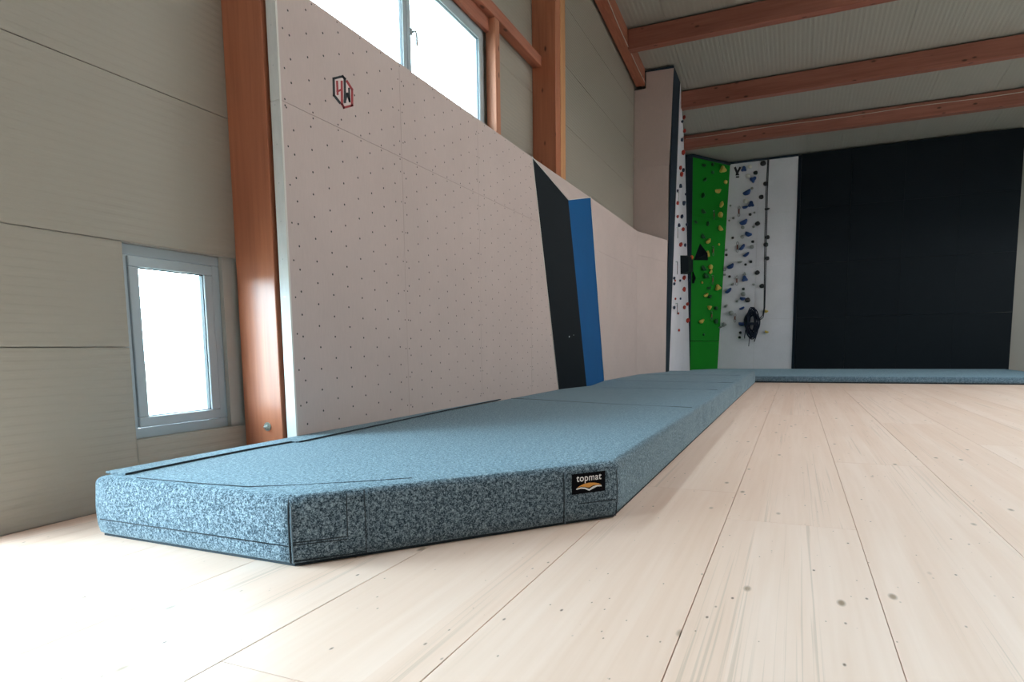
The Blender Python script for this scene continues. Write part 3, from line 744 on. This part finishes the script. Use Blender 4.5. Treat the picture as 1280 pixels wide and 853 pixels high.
# quickdraws
def quickdraw(px, py, wall, length_px, label):
    p, n = hit(wall, px, py-length_px/2)
    if p is None: return
    L_ = length_px*(p-CAM).dot(Fv)/FPX
    root = empty('quickdraw', p+n*.05); tag(root, label, 'quickdraw', 'quickdraws hanging on the climbing walls')
    s = n.cross(Vector((0, 0, 1))).normalized()
    bm = bmesh.new()
    for zt, zb in ((0, -.13), (-L_+.13, -L_)):
        pts = [s*(.033*math.cos(t))+Vector((0, 0, (zt+zb)/2+.065*math.sin(t))) for t in [2*PI*k/14 for k in range(14)]]
        b2 = bmesh.new(); tube_bm(b2, pts, .0065, 6, True); from_bm('carabiner', b2, M_carab, root, True)
    bm.free(); bm = bmesh.new(); abox(bm, -.021, .021, -.006, .006, -L_+.10, -.10)
    for v in bm.verts: v.co = s*v.co.x + n*v.co.y + Vector((0, 0, v.co.z))
    from_bm('sling', bm, mat('sling_red', (.22, .07, .06), .8), root)
    tube('hanger_bolt', [(0, 0, -.01), tuple(-n*.05+Vector((0, 0, -.01)))], .012, M_steel, root)
for px, py, wl_, L_, lab in ((924, 264.5, 'grey', 13, 'topmost quickdraw hanging on the pale grey climbing wall'), (922, 309, 'grey', 13, 'second quickdraw down on the pale grey climbing wall'),
      (921.3, 351, 'grey', 12, 'third quickdraw down on the pale grey climbing wall'), (919, 397.6, 'grey', 11, 'lowest quickdraw hanging on the pale grey climbing wall'),
      (845.8, 246, 'white', 12, 'topmost quickdraw on the narrow white climbing wall'), (845, 291, 'white', 14, 'second quickdraw down on the narrow white climbing wall'),
      (844.5, 335, 'white', 16, 'third quickdraw down on the narrow white climbing wall'), (844.5, 386, 'white', 14, 'lowest quickdraw on the narrow white climbing wall'),
      (891.5, 269, 'green', 11, 'topmost quickdraw hanging on the green climbing wall'), (890.5, 314, 'green', 12, 'second quickdraw down on the green climbing wall'),
      (890, 350, 'green', 12, 'third quickdraw down on the green climbing wall'), (888.5, 395, 'green', 11, 'lowest quickdraw hanging on the green climbing wall')):
    quickdraw(px, py, wl_, L_, lab)

# dark letter mark on the grey wall
lm = empty('wall_mark'); tag(lm, 'dark Y-shaped mark above two bars at the top left of the grey climbing wall', 'emblem')
def gstroke(bm, pts, wm):
    P = [on(a, b, 0, 24.195) for a, b in pts]
    for a, b in zip(P, P[1:]):
        d = (b-a).normalized(); n = Vector((0, -d.z, d.y))
        q = [a-n*wm/2, b-n*wm/2, b+n*wm/2, a+n*wm/2]; f = bm.faces.new([bm.verts.new(v) for v in q])
bm = bmesh.new(); gstroke(bm, [(918.5, 209), (921.5, 216.5)], .07); gstroke(bm, [(925.5, 209), (921.5, 216.5)], .07); gstroke(bm, [(921.5, 215.5), (921.5, 219)], .09)
from_bm('letter', bm, M_blackp, lm)
bm = bmesh.new(); gstroke(bm, [(919.5, 218.8), (924, 218.6)], .04); gstroke(bm, [(919.8, 221.4), (924, 221.2)], .05); from_bm('bar', bm, M_blackp, lm)

# ropes
M_rope = mat('rope_dark', (.03, .035, .045), .9); M_ropeb = mat('rope_navy', (.010, .016, .035), .9)
rt = empty('top_rope'); tag(rt, 'pair of dark climbing ropes hanging down the right side of the grey wall', 'rope')
def rp(pts, x=24.05): return [on(a, b, 0, x) for a, b in pts]
tube('rope_strand', rp([(959.8, 199), (957.5, 240), (956.3, 290), (955.6, 340), (955, 385), (953.5, 394), (949.5, 399)]), .016, M_rope, rt, 6)
tube('rope_strand', rp([(961.0, 199), (959.2, 240), (958.2, 290), (957.2, 340), (956, 384), (954, 397), (949, 401)], 24.0), .016, M_rope, rt, 6)
rb = empty('rope_coil', on(940, 405, 0, 24.0)); tag(rb, 'bundled dark navy rope coil hanging on the grey climbing wall', 'rope')
bm = bmesh.new()
rng = random.Random(3)
for i in range(16):
    a0 = rng.uniform(-.05, .05); rw = rng.uniform(.10, .22); rh = rng.uniform(.30, .50); dz = rng.uniform(-.06, .1); tl = rng.uniform(-.18, .12); dx = rng.uniform(-.06, .07)
    pts = []
    for k in range(22):
        t = 2*PI*k/22; yv = rw*math.cos(t); zv = rh*math.sin(t)
        pts.append((dx+.04*math.sin(2*t+i), a0+yv*math.cos(tl)-zv*math.sin(tl), dz+zv*math.cos(tl)))
    tube_bm(bm, pts, .021, 6, True)
from_bm('rope_loops', bm, M_ropeb, rb, True)
bm = bmesh.new(); abox(bm, -.09, .09, -.17, .17, -.04, .05, .02); from_bm('rope_wrap', bm, M_ropeb, rb)
for i, (dy, ln) in enumerate(((-.12, .62), (.06, .78), (.2, .5))):
    tube('rope_tail', [(0, dy, -.2), (.02, dy*1.2, -.45), (-.01, dy+.03, -ln)], .014, M_ropeb, rb, 6)

# ------------------------------------------------------------------ mats
def offset_poly(P, d):
    n = len(P); out = []
    for i in range(n):
        a, b, c = P[i-1], P[i], P[(i+1) % n]
        e1 = (b-a).normalized(); e2 = (c-b).normalized()
        n1 = Vector((-e1.y, e1.x)); n2 = Vector((-e2.y, e2.x)); m = (n1+n2); m.normalize()
        out.append(b + m*(d/max(.35, m.dot(n1))))
    return out
def densify(P, step):
    out = []; n = len(P)
    for i in range(n):
        a, b = P[i], P[(i+1) % n]; k = max(1, int((b-a).length/step))
        out += [a.lerp(b, j/k) for j in range(k)]
    return out
def cushion(name, foot, z0, z1, m, parent, rad=.05, step=.09, wrinkle=None, bulge=.008):
    """upholstered mat: foot is counter-clockwise; rounded shoulder, slightly bellied sides"""
    prof = [(.018, z0), (.004, z0+.012)]
    for k in range(1, 7): 
        t = k/7; prof.append((-bulge*math.sin(PI*t), z0+.012+(z1-rad-z0-.012)*t))
    for k in range(0, 7):
        t = k/6*PI/2; prof.append((rad*(1-math.cos(t)), z1-rad+rad*math.sin(t)))
    prof.append((rad+.12, z1+.003)); prof.append((rad+.3, z1+.006))
    base = [Vector(p) for p in foot]; bm = bmesh.new(); rings = []
    cnts = None
    for d, z in prof:
        pts = []; O = offset_poly(base, d); n = len(O)
        for i in range(n):
            a, b = base[i], base[(i+1) % n]; k = max(1, int((b-a).length/step))
            pts += [O[i].lerp(O[(i+1) % n], j/k) for j in range(k)]
        ring = []
        for p in pts:
            q = Vector((p.x, p.y, z))
            if wrinkle: q = wrinkle(q, (z-z0)/(z1-z0))
            ring.append(bm.verts.new(q))
        rings.append(ring)
    N = len(rings[0])
    for A, B in zip(rings, rings[1:]):
        for i in range(N): bm.faces.new((A[i], A[(i+1) % N], B[(i+1) % N], B[i]))
    f = bm.faces.new(rings[-1]); bmesh.ops.triangulate(bm, faces=[f])
    return from_bm(name, bm, m, parent, True)
MT = .335
C1, C2 = Vector((2.224, 2.099)), Vector((3.623, .937))
foot = [C1, C2, Vector((17.77, .942)), Vector((17.77, 3.14)), Vector((17.09, 3.08)), Vector((15.42, 3.47)), Vector((12.45, 3.49)), Vector((10.72, 3.262)), Vector((9.86, 3.47)), Vector((2.232, 3.48))]
def wr_(q, t):
    if q.y < 1.0 and q.x > 3.9:
        k = min(1, (q.x-3.9)/5)*math.sin(PI*min(1, max(0, t)))**.7
        w_ = .034*noise.noise(Vector((q.x*4.2, 0, t*.8)))+.02*noise.noise(Vector((q.x*9, 3, t*.6)))
        q.y += w_*k + .012*math.sin(q.x*2*PI/2.3)*k
    elif q.z < .3:
        q.x += .004*noise.noise(Vector((q.x*5, q.y*5, t*3)))
    return q
cm = empty('crash_mat'); tag(cm, 'long thick blue-grey melange landing mat lying along the plywood wall', 'mat')
cushion('mat_cover', foot, .012, MT, M_fab, cm, rad=.042, wrinkle=wr_, bulge=.006)
under = offset_poly(foot, .016)
slab('mat_base', [(p.x, p.y, .0015) for p in under], (0, 0, .014), M_seam, cm)
# seams: thin raised threads and joint strips
def on_line(P, Q, x, y):                       # sight line meets the vertical plane through P,Q
    e = (Q-P); n = Vector((e.y, -e.x, 0)).normalized(); d = ray(x, y)
    t = (Vector((P.x, P.y, 0))-CAM).dot(n)/d.dot(n); return CAM+d*t, n
nf = Vector((C2.y-C1.y, -(C2.x-C1.x), 0)).normalized()
def face_seam(name, pts, r, m, off=.007):
    out = []
    P = [on_line(C1, C2, x, y)[0] for x, y in pts]
    for a, b in zip(P, P[1:]):
        k = max(2, int((b-a).length/.04)); out += [a.lerp(b, j/k) for j in range(k)]
    out.append(P[-1])
    def bul(z): t = (z-.024)/(MT-.042-.024); return .006*math.sin(PI*min(1, max(0, t)))
    return tube(name, [p+nf*(bul(p.z)+off-.006)+Vector((0, 0, 0)) for p in out], r, m, cm, 5)
if nf.dot(CAM-Vector((3, 1.5, 0))) < 0: nf = -nf
for pts, r, m in (([(433, 617), (434, 671)], .0035, M_seam), ([(431, 671), (364, 679)], .0035, M_seam), ([(434, 674), (364, 682)], .003, M_seam),
                  ([(455, 612), (458, 691)], .003, M_seam), ([(459, 612), (461, 690)], .003, M_pipe), ([(457, 690), (367, 703)], .003, M_seam),
                  ([(704, 592), (704.5, 655)], .0035, M_seam), ([(706, 592), (706.3, 655)], .0035, M_pipe),
                  ([(722, 630), (769, 624)], .003, M_seam), ([(720, 632), (770, 626.5)], .0025, M_pipe),
                  ([(722, 651), (770, 644)], .0025, M_seam)):
    face_seam('seam', pts, r, m, .0065)
# corner pipings
def corner(name, P, dirv, m, r=.005):
    tube(name, [(P.x+dirv[0]*o_, P.y+dirv[1]*o_, z) for z, o_ in ((.02, .0), (.08, .004), (.15, .006), (.22, .005), (.285, -.001), (.315, -.016), (.333, -.045))], r, m, cm, 6)
corner('corner_piping', C1, (-.9, -.4), M_pipe); corner('corner_seam', C1+Vector((-.006, .010)), (-.9, -.4), M_seam, .0045)
corner('corner_seam', C2, (.1, -.95), M_seam, .0035)
# top joints between the mat sections
def strip(name, pts, wid, m, z=MT+.004, th=.003):
    bm = bmesh.new(); L1, L2 = [], []
    pts = [Vector(p) for p in pts]
    for i, p in enumerate(pts):
        d = (pts[min(i+1, len(pts)-1)]-pts[max(i-1, 0)]).normalized(); n = Vector((-d.y, d.x)); w_ = wid[i] if isinstance(wid, (list, tuple)) else wid
        L1.append(p+n*w_/2); L2.append(p-n*w_/2)
    vs = [bm.verts.new((p.x, p.y, z)) for p in L1+L2[::-1]]; f = bm.faces.new(vs)
    r = bmesh.ops.extrude_face_region(bm, geom=[f])
    for v in r['geom']:
        if isinstance(v, bmesh.types.BMVert): v.co.z += th
    return from_bm(name, bm, m, cm)
strip('top_joint', [(7.75, 3.42), (7.66, 3.1), (7.45, 2.5), (7.25, 1.9)], [.022, .035, .03, .016], M_seam)
strip('top_joint', [(7.25, 1.9), (7.16, 1.5), (7.08, 1.0)], [.010, .008, .008], M_seam)
strip('top_joint', [(12.35, 3.2), (12.33, 2.8), (12.08, 1.8), (12.0, 1.0)], [.03, .02, .03, .012], M_seam)
strip('top_joint', [(15.2, 3.2), (15.1, 2.4), (15.0, 1.1)], [.04, .05, .03], M_seam)
strip('top_joint', [(10.2, 2.9), (10.1, 1.8), (10.05, 1.05)], [.01, .012, .008], M_seam)
# the closing strip lapping up to the wall, with its loose dark edge
fl = [(2.30, 3.33), (2.8, 3.352), (3.26, 3.358), (3.57, 3.340), (3.585, 3.275), (3.83, 3.286), (4.73, 3.335), (6.05, 3.428), (7.5, 3.470)]
slab('wall_strip', [(a, b, MT+.002) for a, b in fl]+[(7.5, 3.488, MT+.002), (2.30, 3.488, MT+.002)], (0, 0, .012), M_fabflat, cm)
tube('strip_edge', [(a, b-.004, MT+.010) for a, b in fl[:4]], .005, M_seam, cm, 5)
tube('strip_edge', [(a, b-.004, MT+.010) for a, b in fl[4:]], .006, M_seam, cm, 5)
# seam of the end piece on the shoulder
tube('shoulder_seam', [(C1.x+.05, 3.2, MT+.002), (C1.x+.06, 2.8, MT+.002), (2.31, 2.45, MT+.003), (2.42, 2.25, MT+.003), (2.62, 1.98, MT+.003), (2.78, 1.80, MT+.002)], .0035, M_seam, cm, 5)
tube('end_seam', [(C1.x-.004, 2.12, .10), (C1.x-.003, 2.8, .10), (C1.x-.002, 3.45, .10)], .003, M_seam, cm, 5)

# label sewn to the front face
L4 = [on_line(C1, C2, x, y)[0] for x, y in ((714.3, 618.4), (755.2, 613.2), (756.2, 589.2), (714, 592.5))]
off = nf*.010
ex2 = (L4[1]-L4[0]).normalized(); ex2 = Vector((C2.x-C1.x, C2.y-C1.y, 0)).normalized()
o0 = L4[0]; W_ = (L4[1]-L4[0]).dot(ex2); Hh = ((L4[3].z-L4[0].z)+(L4[2].z-L4[1].z))/2; zb = (L4[0].z+L4[1].z)/2
base = Vector((o0.x, o0.y, zb))+off
def Lp(u, v, d=0): return base+ex2*(u*W_)+Vector((0, 0, v*Hh))+nf*d
lab = slab('sewn_label', [Lp(0, 0), Lp(1, 0), Lp(1, 1), Lp(0, 1)], -nf*.006, M_label, cm); lab['label'] = 'black woven label reading topmat with an orange mark'
fc = bpy.data.curves.new('txt', 'FONT'); fc.body = 'topmat'; fc.size = 1; fc.offset = .012; fc.space_character = 1.08
to = bpy.data.objects.new('txt', fc); col.objects.link(to); bpy.context.view_layer.update()
me = bpy.data.meshes.new_from_object(to.evaluated_get(bpy.context.evaluated_depsgraph_get())); bpy.data.objects.remove(to); bpy.data.curves.remove(fc)
xs = [v.co.x for v in me.vertices]; xa, xb = min(xs), max(xs); tw = .76/(xb-xa)*W_
for v in me.vertices:
    u = .12*W_+(v.co.x-xa)*tw; vv = .615*Hh+v.co.y*tw*1.05
    v.co = base+ex2*u+Vector((0, 0, vv))+nf*.0012
me.name = 'lettering'; me.materials.clear(); new_obj('lettering', me, M_white_print, lab)
def lpoly(name, uv, m, d):
    bm = bmesh.new(); bm.faces.new([bm.verts.new(Lp(u, v, d)) for u, v in uv]); 
    bmesh.ops.triangulate(bm, faces=bm.faces[:]); return from_bm(name, bm, m, lab)
def arc(pts): return pts
lpoly('orange_mark', [(.13, .31), (.22, .40), (.34, .475), (.5, .505), (.66, .475), (.78, .42), (.88, .34), (.74, .37), (.62, .345), (.5, .26), (.38, .335), (.26, .36)], M_orange_print, .0012)
lpoly('white_mark', [(.11, .22), (.12, .29), (.25, .325), (.38, .285), (.5, .19), (.62, .30), (.74, .335), (.88, .31), (.89, .24), (.75, .265), (.63, .22), (.5, .10), (.37, .215), (.25, .255)], M_white_print, .0013)

# low mat in front of the end climbing walls
fm = empty('end_mat'); tag(fm, 'low blue-grey floor mat in front of the grey climbing wall at the end', 'mat')
M_fab2 = fabric('end_mat_fabric', (.05, .09, .12), (.10, .16, .21), (.2, .27, .33), 60)
cushion('mat_cover', [Vector((18.35, -5.9)), Vector((24.06, -5.9)), Vector((24.06, 2.55)), Vector((22.95, 3.28)), Vector((18.35, 3.14))], .03, .175, M_fab2, fm, rad=.03, step=.4, bulge=.003)
box('mat_base', 18.38, 24.04, -5.85, 2.45, .002, .035, M_seam, fm)
